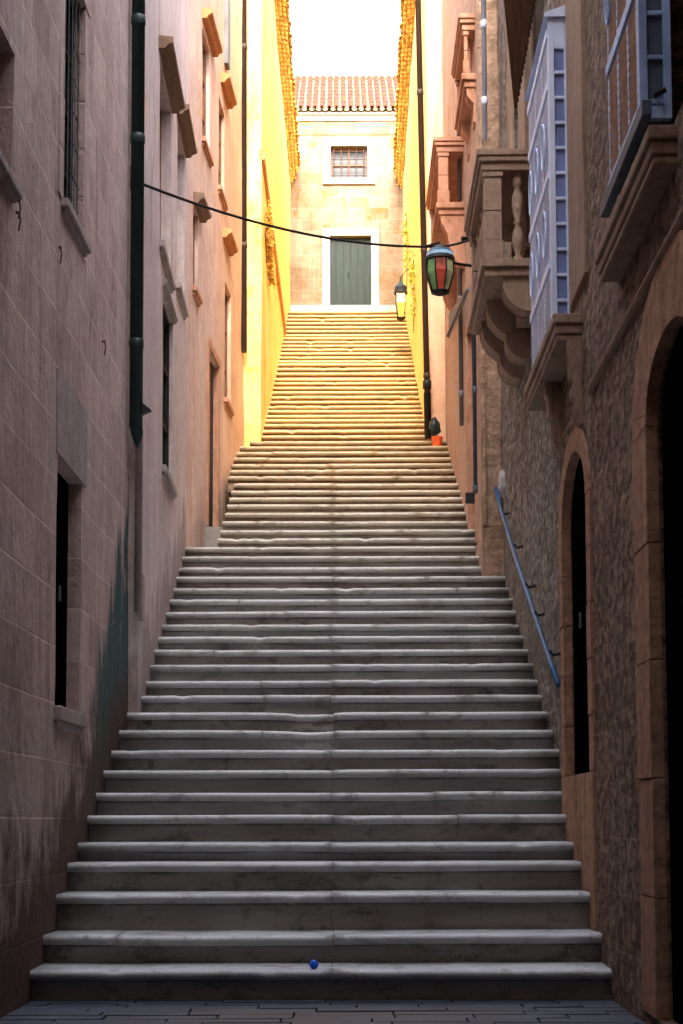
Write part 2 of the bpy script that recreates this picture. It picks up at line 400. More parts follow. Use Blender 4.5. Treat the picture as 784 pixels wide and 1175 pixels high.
def door_fill(W, o, parent, mat, planks=5, inset=None, handle=True, name='door'):
    n = -(inset if inset is not None else o['d']-.08); T = W.T; mb = MB()
    s0, s1, z0, z1 = o['s0']-.02, o['s1']+.02, o['z0']-.02, o['z1']+.02
    for k in range(planks):
        a = s0+(s1-s0)*k/planks; b = s0+(s1-s0)*(k+1)/planks
        mb.box((a+.004,n-.05,z0),(b-.004,n-random.uniform(0,.008),z1),T=T)
    mb.box((s0,n-.07,z0),(s1,n-.052,z1),T=T)
    d = mb.build(name, mat, parent)
    if handle:
        h = MB().tube([T(s0+(s1-s0)*.45,n+.03,z0+(z1-z0)*.45), T(s0+(s1-s0)*.45,n+.03,z0+(z1-z0)*.45+.1)], .012, 8)
        h.build('handle', M_['iron'], d)
    return d
def sill(W, o, parent, mat, p=.07, h=.07, over=.06, name='sill'):
    mb = MB().box((o['s0']-over,-.05,o['z0']-h),(o['s1']+over,p,o['z0']+.004),T=W.T)
    mb.box((o['s0']-over*.5,-.05,o['z0']-h*1.6),(o['s1']+over*.5,p*.55,o['z0']-h-.001),T=W.T)
    return mb.build(name, mat, parent, .008)
def hood(W, s0, s1, z, p, mat, parent, h=.09, name='hood'):
    prof = [(-.05,z),(p*.45,z),(p*.6,z+h*.35),(p*.92,z+h*.5),(p,z+h*.62),(p,z+h),(-.05,z+h*1.25)]
    return MB().prism(prof, s0, s1, W.T).build(name, mat, parent, .006)
def frame_trim(W, o, parent, mat, w=.12, p=.025, name='surround', bottom=False, top=True):
    mb = MB(); T = W.T; s0, s1, z0, z1 = o['s0'], o['s1'], o['z0'], o['z1']; ar = o.get('arch', 0)
    zt = z1-ar if ar else z1
    nb = 5; hh = (zt-z0)/nb
    for k in range(nb):
        e = random.uniform(-.003,.004)
        mb.box((s0-w,-.05,z0+k*hh+.003),(s0+.004,p+e,z0+(k+1)*hh-.003),T=T); mb.box((s1-.004,-.05,z0+k*hh+.003),(s1+w,p-e,z0+(k+1)*hh-.003),T=T)
    if ar:
        N = 18; c = (s0+s1)/2; h = (s1-s0)/2
        for k in range(N):
            a0, a1 = pi-pi*k/N, pi-pi*(k+1)/N
            I = lambda a, g: (c+(h+g)*cos(a), zt+(ar+g)*sin(a))
            q = [I(a0,-.004), I(a1,-.004), I(a1,w), I(a0,w)]
            mb.hexa([T(x,-.05,z) for x, z in q]+[T(x,p,z) for x, z in q])
    elif top: mb.box((s0-w,-.05,z1+.001),(s1+w,p+.004,z1+w),T=T)
    if bottom: mb.box((s0-w,-.05,z0-w*.8),(s1+w,p+.02,z0-.001),T=T)
    return mb.build(name, mat, parent, .004)
def arch_band_fill(): pass

# ------------------------------------------------------------------ stairs profile
ys = [1125,1085,1037.5,1001,977.5,946,919,893,870,846.7,825.7,806,788.7,770,752.7,737.6,723.1,708.2,694.2,681.2,667.9,656.6,644,633.3,623.3,613.4,603.4,593.4,583.8,575.8,567.7,559.7,551.3,543.6,536.7,529.5,522.6,516.1,509.9,503.5,496.9,490.4,484.8,479.8,474.3,469,463.4,457.7,452.6,447.3,441.9,436.9,430.9,425.3,420.5,416.3,412,407.4,402.8,398.4,394.1,390,386,381.6,377,372.4,368.2,364,359.7]
Y0, TR, NH = 8.5, .34, .058
steps = [(Y0+TR*i, atY(382, v, Y0+TR*i).z+NH+.003) for i, v in enumerate(ys)]
def stair_z(Y):
    i = int((Y-Y0)/TR)
    return 0. if Y < Y0 else steps[min(i, len(steps)-1)][1]
ZTOP = steps[-1][1]; YTOP = steps[-1][0]

# walls (plan lines)
L1 = Wall((-1.775, 3.2), (-1.685, 11.95), 'L')
L2 = Wall((-1.615, 11.955), (-1.69, 16.42), 'L')
L3 = Wall((-1.69, 16.425), (-1.40, 21.56), 'L')
L4 = Wall((-1.15, 21.565), (-1.10, 36.0), 'L')
R1a = Wall((1.435, 3.2), (1.515, 10.36), 'R')
R1b = Wall((1.59, 10.365), (1.67, 15.50), 'R')
R2 = Wall((1.45, 15.505), (1.51, 21.58), 'R')
R3 = Wall((1.26, 21.585), (1.43, 36.0), 'R')

st = thing('staircase', 'long straight flight of worn white limestone steps climbing the alley to the far house', 'staircase', (0, 8.5, 0))
def edges(Y, i):
    if Y < 11.9: xl = -1.83
    elif Y < 16.5: xl = -1.78
    elif Y < 21.5: xl = -1.365 if Y < 19.3 else -1.46
    else: xl = -1.3
    if Y < 10.3: xr = 1.6
    elif Y < 15.45: xr = 1.75
    elif Y < 21.5: xr = 1.6
    else: xr = 1.6
    return xl, xr
for i, (y, z) in enumerate(steps):
    zb = (steps[i-1][1] if i else 0.)
    zb2 = zb-.03
    yb = y+TR+.10 if i < len(steps)-1 else y+2.2
    xl, xr = edges(y+.1, i)
    seam = -.055-.005*(y-8.5)+.02*random.uniform(-1,1)*(1 if i > 3 else .3)
    cuts = [seam] if i < 34 else []
    if i < 40:
        for q in range(random.choice((0, 1, 1, 2))):
            c = random.uniform(-1.4, 1.4)
            if all(abs(c-o_) > .4 for o_ in cuts): cuts.append(c)
    cuts.sort(); ed = [xl]+cuts+[xr]
    spans = [(ed[q]+(.0016 if q else 0), ed[q+1]-(.0016 if q < len(ed)-2 else 0)) for q in range(len(ed)-1)]
    mb = MB()
    r = NH/2
    for si, (xa, xb) in enumerate(spans):
        dz = random.uniform(-.004, .004); dy = random.uniform(-.006, .006)
        nseg = max(6, int((xb-xa)/.07))
        # section: tread back, nosing roll, underside, riser
        sec = [(yb, z), (y+.12, z), (y+.035, z)]
        for k in range(1, 7):
            a = pi/2+pi*k/7
            sec.append((y+r+cos(a)*r*1.1, z-r+sin(a)*r))
        sec += [(y+r, z-NH), (y+.052, z-NH-.001), (y+.054, z-NH-.022), (y+.056, zb+.045), (y+.056, zb2)]
        gm = [.9, .1, 0]+[0]*5+[.25, .5, 1., .15, .05, 1.]  # dirt at riser foot and tread back, plus shade painted under the nosing
        k0 = len(mb.v); m = len(sec)
        for q in range(nseg+1):
            x = xa+(xb-xa)*q/nseg
            for j, (yy, zz) in enumerate(sec):
                w = 1 if 1 <= j < m-4 else .3
                wob = noise.noise(Vector((x*1.3, y*2.2, 3.1)))*.006+noise.noise(Vector((x*7, y*5, 1.)))*.0022
                wear = -.004*math.exp(-((x+.05)/.9)**2)*(.6+noise.noise(Vector((y*3, 0, 0))))
                chip = 0.
                c = noise.noise(Vector((x*9, y*7, 8.)))
                if c > .38 and 2 <= j <= 8: chip = (c-.38)*.09
                if i in (9, 10) and x < seam and j >= 1 and j < m-4:      # the broken, patched corner beside the seam
                    chip += .035*math.exp(-((x+.22)/.20)**2)
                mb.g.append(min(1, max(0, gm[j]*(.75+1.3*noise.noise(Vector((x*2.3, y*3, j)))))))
                mb.v.append(Vector((x, yy+dy*w+wob*w+chip, zz+dz*w+(wob*.6+wear)*w-chip*.4)))
        for q in range(nseg):
            for j in range(m-1):
                a = k0+q*m+j
                mb.f.append((a, a+1, a+m+1, a+m)); mb.mi.append(1 if j >= m-5 else 0); mb.sm.append(1 <= j < m-5)
        for kk in (k0, k0+nseg*m):
            kz = len(mb.v); mb.g.append(1.); mb.v.append(Vector((mb.v[kk].x, yb, zb2)))
            mb.f.append(tuple(kk+j for j in range(m))+(kz,)); mb.mi.append(0); mb.sm.append(False)
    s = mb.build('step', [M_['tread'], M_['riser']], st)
# mortar in the joint of the slabs (solid core under the steps)
core = MB()
for i, (y, z) in enumerate(steps):
    core.box((-1.0, y+.085, z-.35), (1.1, y+TR+.1 if i < len(steps)-1 else y+1.5, z-.022))
core.build('mortar_core', M_['riser'], st)
# side landing by the pink house door
sl = MB().box((-1.95, 16.45, 3.2), (-1.36, 17.85, steps[23][1]-.01)); sl.build('landing', M_['tread'], st)
sl = MB().box((-1.95, 17.85, 3.2), (-1.366, 19.35, atY(243, 616, 18.5).z)); sl.build('threshold', M_['riser'], st)

# ------------------------------------------------------------------ ground + paving
g = MB().quad((-600,-600,-.02),(600,-600,-.02),(600,900,-.02),(-600,900,-.02)); struct(g.build('ground', M_['ground']))
pv = MB(); y = -3.; row = 0
while y < 8.6:
    h = random.uniform(.10, .17); x = -9.-random.random()
    while x < 9:
        w = random.uniform(.28, .75); t = random.uniform(-.003, .004)
        k = random.uniform(-.004, .004)
        pv.hexa([(x+.002,y+.002+k,-.05),(x+w-.002,y+.002-k,-.05),(x+w-.002,y+h-.002,-.05),(x+.002,y+h-.002,-.05),
                 (x+.006,y+.005+k,t),(x+w-.006,y+.005-k,t+random.uniform(-.004,.004)),(x+w-.006,y+h-.005,t),(x+.006,y+h-.005,t)])
        x += w
    y += h; row += 1
struct(pv.build('street_paving', M_['pave']))

# ------------------------------------------------------------------ LEFT near house (L1)
ZL1 = 9.4
w_top = opening(L1, 75, 99, -60, 238, .085)
w_edge = opening(L1, -40, 17, -60, 118, .085)
w_door = opening(L1, 66, 94, 522, 812, .085)
h1 = thing('townhouse', 'mauve limestone block townhouse with green stained base on the near left', 'house', (-3, 7.5, 0))
wall_mesh(L1, -.02, ZL1, [w_top, w_edge, w_door]).build('wall', M_['L1'], h1)
for o in (w_top, w_edge):
    w = window_fill(L1, o, h1, M_['darkwood'], M_['glass'], 2, 4, inset=.075)
    sill(L1, o, w, M_['trim_l'], .05, .05, .05)
    if o is w_top: frame_trim(L1, o, w, M_['L1'], .13, .006)
# iron grille in the upper window
gr = MB()
for k in range(6):
    q = w_top['s0']+(w_top['s1']-w_top['s0'])*(k+.5)/6; gr.tube([L1.T(q,-.03,w_top['z0']), L1.T(q,-.03,w_top['z1'])], .004, 6)
for k in range(8):
    q = w_top['z0']+.15+k*.22; gr.tube([L1.T(w_top['s0'],-.034,q), L1.T(w_top['s1'],-.034,q)], .0035, 6)
gr.build('window_grille', M_['iron'], h1)
d = door_fill(L1, w_door, h1, M_['dark'], 4, inset=.08)
lt = MB().box((w_door['s0']-.06,-.05,w_door['z1']+.003),(w_door['s1']+.12,.012,w_door['z1']+.52),T=L1.T); lt.build('lintel', M_['trim_l'], h1, .006)
sill(L1, w_door, h1, M_['trim_l'], .05, .08, .03, 'doorstep')
# old shutter hooks
for (u, v) in ((19,238),(67,291),(118,398),(19,252)):
    s_, z_ = L1.hit(u, v)
    MB().tube([L1.T(s_,-.02,z_+.04), L1.T(s_,.02,z_+.04)], .010, 8).tube([L1.T(s_,.012,z_+.04), L1.T(s_+.005,.02,z_), L1.T(s_,.012,z_-.06)], .005, 7).build('shutter_hook', M_['hood'], h1)

# LEFT second house (L2)
ZL2 = 13.
wA = opening(L2, 184, 197, 66, 283, .11); wB = opening(L2, 204, 212, 140, 330, .09); wC = opening(L2, 187, 199, 330, 538, .05)
h2 = thing('townhouse', 'pale lilac plastered townhouse with brown window hoods beyond the green drainpipe', 'house', (-3, 14, 0))
wall_mesh(L2, -.02, ZL2, [wA, wB, wC]).build('wall', M_['L2'], h2)
for o, hd in ((wA, 1), (wB, 1), (wC, 0)):
    w = window_fill(L2, o, h2, M_['brownwood'] if hd else M_['darkwood'], M_['dark'] if not hd else M_['brownwood'], 2, 3, inset=.095 if hd else .035)
    sill(L2, o, w, M_['trim_l'], .05, .06, .06)
    if hd: hood(L2, o['s0']-.12, o['s1']+.12, o['z1']+.04, .125, M_['hood'], w, .09)
    else: hood(L2, o['s0']-.05, o['s1']+.05, o['z1']+.01, .04, M_['trim_l'], w, .05)
s_, z_ = L2.hit(158, 688)
MB().box((s_-.04,-.02,z_-.16),(s_+.1,.045,z_+.2),T=L2.T).build('meter_box', M_['trim_l'], h2, .005)
# LEFT third house (L3), angled towards the alley
ZL3 = 13.6
dD = opening(L3, 239, 250, 398, 606, .07); wE = opening(L3, 258, 265, 322, 458, .06)
wF = opening(L3, 232.5, 241, 30, 160, .06); wG = opening(L3, 251, 258, 110, 215, .06); wH = opening(L3, 222, 228, 232, 330, .06)
h3 = thing('townhouse', 'pink and orange blotched plaster townhouse with painted warm glow and rust coloured hoods behind the brown pipe', 'house', (-3, 19, 0))
wall_mesh(L3, -.02, ZL3, [dD, wE, wF, wG, wH]).build('wall', M_['L3'], h3)
door_fill(L3, dD, h3, M_['darkwood'], 4, inset=.05)
frame_trim(L3, dD, h3, M_['trim_t'], .1, .02)
for o, m in ((wE, 'hood_o'), (wF, 'hood_o'), (wG, 'hood_o'), (wH, 'hood')):
    w = window_fill(L3, o, h3, M_['brownwood'], M_['soot'] if m == 'hood_o' else M_['glass'], 2, 3, inset=.045)
    sill(L3, o, w, M_['trim_t'], .05, .06, .05)
for (u0, v0, u1, m) in ((232, 14, 245, 'hood_o'), (253, 88, 262, 'hood_o'), (255, 266, 263, 'hood_o'), (222, 226, 231, 'hood')):
    s0, z0 = L3.hit(u0, v0); s1, _ = L3.hit(u1, v0)
    hood(L3, s0, s1, z0-.06, .12, M_[m], h3, .1)
s_, z_ = L3.hit(259, 35)
MB().box((s_-.1,-.02,z_-.5),(s_+.1,.05,z_+.45),T=L3.T).build('utility_box', M_['greypipe'], h3, .01)

# LEFT far house (L4): yellow
def eave(W, s0, s1, z, parent, p=.22, mat='tiley'):
    mb = MB(); T = W.T
    for row in range(3):
        e = p*(.25+.27*row); zc = z-.36+.12*row; q = s0+.08*(row % 2)
        mb.box((s0,-.05,zc-.055),(s1,e-.05,zc+.055),T=T)
        while q < s1:
            N = 8; k0 = len(mb.v); jj = random.uniform(-.012,.012)
            for ee in (e+jj, -.02):
                for a in range(N+1): a_ = pi*a/N; mb.v.append(T(q+cos(a_)*.075, ee, zc-.05+sin(a_)*.085))
            for a in range(N): mb.f.append((k0+a, k0+a+1, k0+N+2+a, k0+N+1+a)); mb.mi.append(0); mb.sm.append(True)
            q += .165
    mb.build('cornice', M_['tiley'], parent)
    mb = MB(); s = s0; pitch = .21; k = 0
    while s < s1:
        j = random.uniform(-.015, .015); pr = p+random.uniform(-.02, .02)
        for (cs, rad, up) in ((s, .085, 1), (s+pitch/2, .075, -1)):      # cover tile and pan tile
            N = 8; ring = []
            for e, sl in ((pr if up > 0 else pr-.02, 0), (-.9, .38)):
                for q in range(N+1):
                    a = pi*q/N
                    ring.append(T(cs+cos(a)*rad, e, z+.05+sl+up*sin(a)*rad*.8+(.02 if up > 0 else .02)+j*.5))
            k0 = len(mb.v); mb.v += ring
            for q in range(N):
                mb.f.append((k0+q, k0+q+1, k0+N+1+q+1, k0+N+1+q)); mb.mi.append(0); mb.sm.append(True)
            # thickness lip
            for q in range(N):
                a0, a1 = pi*q/N, pi*(q+1)/N; e = pr if up > 0 else pr-.02; zz = z+.07+j*.5
                mb.quad(T(cs+cos(a0)*rad,e,zz+up*sin(a0)*rad*.8), T(cs+cos(a1)*rad,e,zz+up*sin(a1)*rad*.8),
                        T(cs+cos(a1)*rad*.72,e-.004,zz+up*sin(a1)*rad*.55), T(cs+cos(a0)*rad*.72,e-.004,zz+up*sin(a0)*rad*.55))
        s += pitch; k += 1
    mb.quad(T(s0,.11,z), T(s1,.11,z), T(s1,-.9,z+.36), T(s0,-.9,z+.36))
    return mb.build('roof', M_[mat], parent)
ZL4 = L4.hit(325, 96)[1]
wJ = dict(s0=3.6, s1=4.5, z0=10.9, z1=12.3, d=.15)
h4 = thing('townhouse', 'bright yellow plastered townhouse with a tiled eave on the upper left of the steps', 'house', (-3, 26, 0))
wall_mesh(L4, -.02, ZL4, []).build('wall', M_['L4'], h4)
eave(L4, 0., L4.L, ZL4, h4)
s_, z_ = L4.hit(308, 240)
MB().prism([(-.03,z_-.08),(.035,z_-.06),(.05,z_),(.035,z_+.05),(-.03,z_+.08)], 0., L4.L, L4.T).build('string_course', M_['hood_o'], h4, .01)
# lamp bracket cluster of ivy on the yellow wall
def ivy(name, W, u, v0, v1, label, n=200, w=.14, mat='leaf'):
    s0, za = W.hit(u, v0); s1, zb = W.hit(u+3, v1)
    t = thing(name, label, 'plant', W.T(s0, 0, min(za, zb)))
    mb = MB()
    for k in range(n):
        f = random.random(); zz = za+(zb-za)*f; ss = s0+(s1-s0)*f+random.gauss(0, w)+.2*sin(f*9); nn = random.uniform(.01, .10)
        c = W.T(ss, nn, zz); a = Vector((random.gauss(0,1), random.gauss(0,1), random.gauss(0,1))).normalized(); b = a.orthogonal().normalized()
        q = random.uniform(.025, .05)
        mb.quad(c-a*q, c+b*q*.6, c+a*q*1.2, c-b*q*.6)
    mb.build('foliage', M_[mat], t)
    MB().tube([W.T(s0+.2*sin(f*.9*9), .02, za+(zb-za)*f) for f in [i/10 for i in range(11)]], .008, 6).build('stem', M_['brownwood'], t)
    return t
M_['dryleaf'] = simple('ochre_dry_leaf', (.55,.30,.04), .7, var=.4)
ivy('wall_creeper', L4, 304, 242, 318, 'ochre dry creeper clinging to the yellow wall on the left', 520, .22, 'dryleaf')

# RIGHT near house (R1a + R1b)
ZR1 = 9.2
dR1 = opening(R1a, 742, 800, 400, 1141, .07); dR1['z1'] = R1a.hit(773, 366)[1]; dR1['arch'] = .32; dR1['z0'] = .06
dR2 = opening(R1a, 674, 650, 515, 1000, .06); dR2['s0'] = R1a.hit(676, 700)[0]; dR2['s1'] = R1a.hit(648, 700)[0]; dR2['z1'] = R1a.hit(664, 512)[1]; dR2['arch'] = .38; dR2['z0'] = 1.28
s_a, z_b = R1a.hit(668, 352)
dW = dict(s0=6.72, s1=7.13, z0=4.35, z1=6.1, d=.2)
dW2 = dict(s0=2.2, s1=R1a.hit(737,150)[0], z0=4.05, z1=6.3, d=.3)
h5 = thing('palazzo', 'rough brown stone house with arched doorways and window balconies on the near right', 'house', (3, 8, 0))
wall_mesh(R1a, -.02, ZR1, [dR1, dR2, dW, dW2]).build('wall', M_['R1a'], h5)
for o, pl in ((dR1, 6), (dR2, 4)):
    dd = door_fill(R1a, o, h5, M_['dark'], pl, inset=.06 if o is dR1 else .05, handle=True)
    frame_trim(R1a, o, h5, M_['trim_o'], .36 if o is dR1 else .15, .014, 'door_surround')
window_fill(R1a, dW, h5, M_['darkwood'], M_['glass'], 2, 4); window_fill(R1a, dW2, h5, M_['darkwood'], M_['glass'], 2, 4)
MB().box((dR2['s0']-.15,-.04,.3),(dR2['s1']+.15,.018,dR2['z0']-.002),T=R1a.T).build('plinth', M_['trim_o'], h5, .006)
# flat stone band beside the lattice window
sA = R1a.hit(673, 200)[0]; sB = R1a.hit(655, 200)[0]
MB().box((sA,-.04,4.3),(sB,.02,8.9),T=R1a.T).build('window_jamb', M_['trim_b'], h5, .006)
# string course
z_ = R1a.hit(700, 409)[1]
MB().prism([(-.03,z_-.03),(.018,z_-.02),(.03,z_),(.03,z_+.018),(-.03,z_+.03)], .2, R1a.hit(679, 436)[0], R1a.T).build('string_course', M_['trim_b'], h5, .004)

wall_r1b_open = dict(s0=R1b.hit(612,60)[0], s1=R1b.hit(589,60)[0], z0=steps[12][1]+3.75, z1=8.7, d=.35)
wall_mesh(R1b, -.02, ZR1+.9, [wall_r1b_open]).build('wall', M_['R1b'], h5)
door_fill(R1b, wall_r1b_open, h5, M_['darkwood'], 4, inset=.3, name='balcony_door')
for q, w in ((wall_r1b_open['s0']-.28, .26), (wall_r1b_open['s0']+.45, .5), (wall_r1b_open['s1']+.0, .3)):
    MB().box((q,-.33,wall_r1b_open['z0']),(q+w,.035,8.75),T=R1b.T).build('door_jamb', M_['trim_b'], h5, .01)

# --- balcony slabs with lattice boxes on R1a
def corbel(W, s0, s1, z, p, h, mat, parent, name='corbel'):
    prof = [(-.05,z),(p,z),(p,z-h*.16),(p*.86,z-h*.2),(p*.80,z-h*.42),(p*.62,z-h*.46)]
    for k in range(7):
        a = -pi/2+pi*k/6; prof.append((p*.48+cos(a)*p*.22, z-h*.60-sin(a)*h*.10))
    prof += [(p*.44,z-h*.74),(p*.5,z-h*.80),(p*.3,z-h*.9),(p*.08,z-h),(-.05,z-h)]
    return MB().prism(prof, s0, s1, W.T).build(name, mat, parent, .006)
def slab(W, s0, s1, zt, p, th, mat, parent, name='balcony'):
    mb = MB()
    mb.box((s0,-.05,zt-th*.38),(s1,p,zt),T=W.T); mb.box((s0+.015,-.05,zt-th*.75),(s1-.015,p-.015,zt-th*.38-.002),T=W.T)
    mb.box((s0+.025,-.05,zt-th),(s1-.025,p-.025,zt-th*.75-.002),T=W.T)
    return mb.build(name, mat, parent, .01)
def lattice_box(W, s0, s1, p, z0, z1, parent, fm, im, om, nside, label):
    """shallow projecting shutter box: side leaf facing down the street, front leaf along it"""
    T = W.T; fr = MB(); w = .038
    # side frame (at s0)
    fr.box((s0,-.02,z0),(s0+.035,.016,z1),T=T); fr.box((s0,p-w,z0),(s0+.035,p,z1),T=T)
    fr.box((s0+.001,.016,z1-.2),(s0+.034,p-w,z1),T=T)
    n = nside; zz = [z0+.08+(z1-.28-z0)*k/n for k in range(n+1)]
    for k in range(n+1): fr.box((s0+.002,.016,zz[k]-.011),(s0+.033,p-w,zz[k]+.011),T=T)
    fr.box((s0+.001,.016,z0),(s0+.034,p-w,z0+.06),T=T)
    # front frame
    nb = 3; span = (s1-s0-.036)/nb
    for k in range(nb+1): q = s0+.036+span*k-(.0 if k == 0 else .04); fr.box((q,p-.034,z0),(q+.04,p-.001,z1-.04),T=T)
    for q in (z0, z0+(z1-z0)*.22, z0+(z1-z0)*.5, z0+(z1-z0)*.78, z1-.12): fr.box((s0+.04,p-.03,q),(s1,p+.010,q+.06),T=T)
    o = fr.build('shutter_box', fm, parent, .003)
    if label: o['label'] = label
    mb = MB()
    for k in range(n):
        mb.box((s0+.016,.012,zz[k]+.012),(s0+.024,p-w+.004,zz[k+1]-.012),T=T)
    mb.build('side_panel', im, o)
    mb = MB(); zc = z0+.06
    while zc < z1-.12:
        mb.hexa([T(s0+.05,p-.022,zc),T(s1-.01,p-.022,zc),T(s1-.01,p-.014,zc),T(s0+.05,p-.014,zc),
                 T(s0+.05,p-.006,zc+.035),T(s1-.01,p-.006,zc+.035),T(s1-.01,p+.001,zc+.035),T(s0+.05,p+.001,zc+.035)]); zc += .045
    mb.build('louvre', om, o)
    MB().box((s0+.03,-.02,z0),(s1,p-.04,z1-.02),T=T).build('inner_board', M_['shut_dk'], o)
    MB().hexa([T(s0-.02,-.02,z1+.002),T(s1+.02,-.02,z1+.002),T(s1+.02,p+.03,z1+.002),T(s0-.02,p+.03,z1+.002),
               T(s0-.02,-.02,z1+.09),T(s1+.02,-.02,z1+.09),T(s1+.02,p+.02,z1+.03),T(s0-.02,p+.02,z1+.03)]).build('box_roof', fm, o)
    # scroll ornaments on the front
    for k in range(nb):
        cs = s0+.056+span*(k+.5)
        for q in (.36, .64):
            zc = z0+(z1-z0)*q; mb = MB()
            mb.tube([T(cs+.08*sin(t), p+.012, zc+.16*cos(t)) for t in [i*2*pi/16 for i in range(17)]], .008, 6)
            mb.build('ornament', fm, o)
    # window ajar iron stays
    MB().tube([T(s0-.01,p*.5,z0+.1),T(s0-.03,p*.5-.05,z0+.12)], .012, 6).build('iron_stay', M_['iron'], o)
    return o
# far slab
Yn = 9.3
P = atY(634, 360, Yn); sN = R1a.hit(676, 370)[0]
sn = (Vector((0, Yn))-R1a.a).dot(R1a.t)
pN = R1a.T(0,0,0).x + (R1a.b.x-R1a.a.x)/R1a.L*sn - P.x
ZS = P.z
sb1 = slab(R1a, sn, 7.78, ZS, pN, .17, M_['trim_b'], h5)
sb1['label'] = 'brown stone slab under the pale blue shutter box'
corbel(R1a, sn+.01, sn+.13, ZS-.172, pN*.5, .52, M_['trim_b'], sb1); corbel(R1a, 7.0, 7.14, ZS-.172, pN*.62, .52, M_['trim_b'], sb1)
q = atY(633, 355, 9.8); sq = (Vector((0, 9.8))-R1a.a).dot(R1a.t); pq = (R1a.T(sq,0,0).x-q.x)
zt_ = atY(633, 22, 9.8).z
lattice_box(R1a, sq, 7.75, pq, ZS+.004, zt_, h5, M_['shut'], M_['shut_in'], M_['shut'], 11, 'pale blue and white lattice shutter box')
# near slab
Yn = 6.42; P = atY(744, 142, Yn); sn = Yn-R1a.a.y; pN = R1a.T(sn,0,0).x-P.x; ZS2 = P.z
s_far = 7.95-R1a.a.y
sb2 = slab(R1a, sn, s_far, ZS2, pN, .17, M_['trim_b'], h5)
sb2['label'] = 'brown stone slab under the weathered blue shutter box'
lattice_box(R1a, 6.62-R1a.a.y, 7.46-R1a.a.y, .125, ZS2+.12, 6.9, h5, M_['shut2'], M_['shut_dk'], M_['shut2l'], 12, 'weathered blue shutter box with warm light painted on the louvres')
MB().box((6.5-3.2,.095,ZS2+.08),(7.66-3.2,.14,ZS2+.15),T=R1a.T).build('balcony_board', M_['shut_dk'], h5, .004)

# --- balustraded balcony on R1b
def balcony(W, Yn, uo, vt, vb, s1, parent, mat, nb=3, cm=None, side=True):
    a = atY(uo, vt, Yn); b = atY(uo, vb, Yn); sn = (Vector((0, Yn))-W.a).dot(W.t)
    p = abs(W.T(sn,0,0).x-a.x); zt, zb = a.z, b.z; T = W.T
    # base slab
    mb = MB(); mb.box((sn,-.05,zb-.07),(s1,p,zb),T=T); mb.box((sn+.03,-.05,zb-.14),(s1-.03,p-.03,zb-.072),T=T)
    o = mb.build('balcony', mat, parent, .008)
    # top rail
    mb = MB(); mb.box((sn-.03,-.05,zt-.055),(s1+.03,p+.03,zt),T=T); mb.box((sn-.015,-.05,zt-.10),(s1+.015,p+.015,zt-.057),T=T)
    mb.box((sn+.01,0,zt-.17),(s1-.01,p-.01,zt-.102),T=T)
    mb.build('handrail', mat, o, .008)
    hh = zt-.172-zb
    def pier(sa, na, w):
        m2 = MB(); m2.box((sa,na-w,zb+.002),(sa+w,na,zb+.16),T=T)
        m2.box((sa+.012,na-w+.012,zb+.162),(sa+w-.012,na-.012,zb+hh*.55),T=T); m2.box((sa+.012,na-w+.012,zb+hh*.55+.004),(sa+w-.012,na-.012,zb+hh-.05),T=T)
        m2.box((sa,na-w,zb+hh-.048),(sa+w,na,zb+hh),T=T)
        m2.build('pier', mat, o, .008)
    w = min(.17, p*.42)
    pier(sn+.02, p-.02, w); pier(s1-.02-w, p-.02, w)
    prof = [(.05,0),(.05,.05),(.028,.08),(.05,.16),(.058,.24),(.045,.34),(.026,.42),(.045,.45),(.026,.48),(.045,.56),(.055,.66),(.05,.74),(.028,.84),(.05,.88),(.05,1)]
    R = min(1., p/.5)
    prof = [(r*R, z*hh) for r, z in prof]
    if p > .35: MB().lathe(prof, T(sn+.1, p*.30, zb)).build('baluster', mat, o)
    for k in range(nb): MB().lathe(prof, T(sn+w+(s1-sn-2*w)*(k+.5)/nb, p-.1, zb)).build('baluster', mat, o)
    return o, sn, p, zb, zt
bo, sn, p, zb, zt = balcony(R1b, 12.35, 551, 173, 297, 13.95-R1b.a.y, h5, M_['trim_b'], 5)
bo['label'] = 'stone balcony with turned balusters'
def qround(q0, q1, pp, ztop, h):
    prof = [(-.05,ztop),(pp,ztop)]
    for k in range(1, 9):
        a = k/8*pi/2; prof.append((.02+(pp-.02)*cos(a), ztop-.04-(h-.04)*sin(a)))
    prof.append((-.05, ztop-h)); MB().prism(prof, q0, q1, R1b.T).build('corbel', M_['trim_b'], bo, .01)
qround(sn+.06, sn+.28, p*.58, zb-.142, .28)
qround(sn+.62, sn+.86, p-.10, zb-.142, .34)
qround(sn+.60, sn+.88, p*.42, zb-.44, .22)
qround(sn+1.2, sn+1.45, p-.10, zb-.142, .34)
qround(sn+1.18, sn+1.47, p*.42, zb-.44, .22)
MB().box((sn+.285,-.05,zb-.42),(sn+.545,p*.25,zb-.143),T=R1b.T).build('soffit_block', M_['trim_b'], bo, .01)
# reed blind hanging over the balcony door
s0 = R1b.hit(626, 40)[0]
rb = thing('reed_blind', 'brown reed blind hanging by the balcony door on the right', 'blind', R1b.T(1.3,.1,6.8))
mb = MB(); n_ = 22
za = atY(615, 130, 12.2).z; zb_ = za+1.6
for k in range(n_):
    ss = .95+.9*k/n_; top = zb_; bot = za+.75*(1-k/n_)
    mb.tube([R1b.T(ss,.10+.20*k/n_,top), R1b.T(ss,.05+.12*k/n_,bot)], .016, 5)
mb.build('reeds', M_['reed'], rb)
MB().box((.92,.06,zb_-.02),(1.88,.34,zb_+.03),T=R1b.T).build('batten', M_['brownwood'], rb)

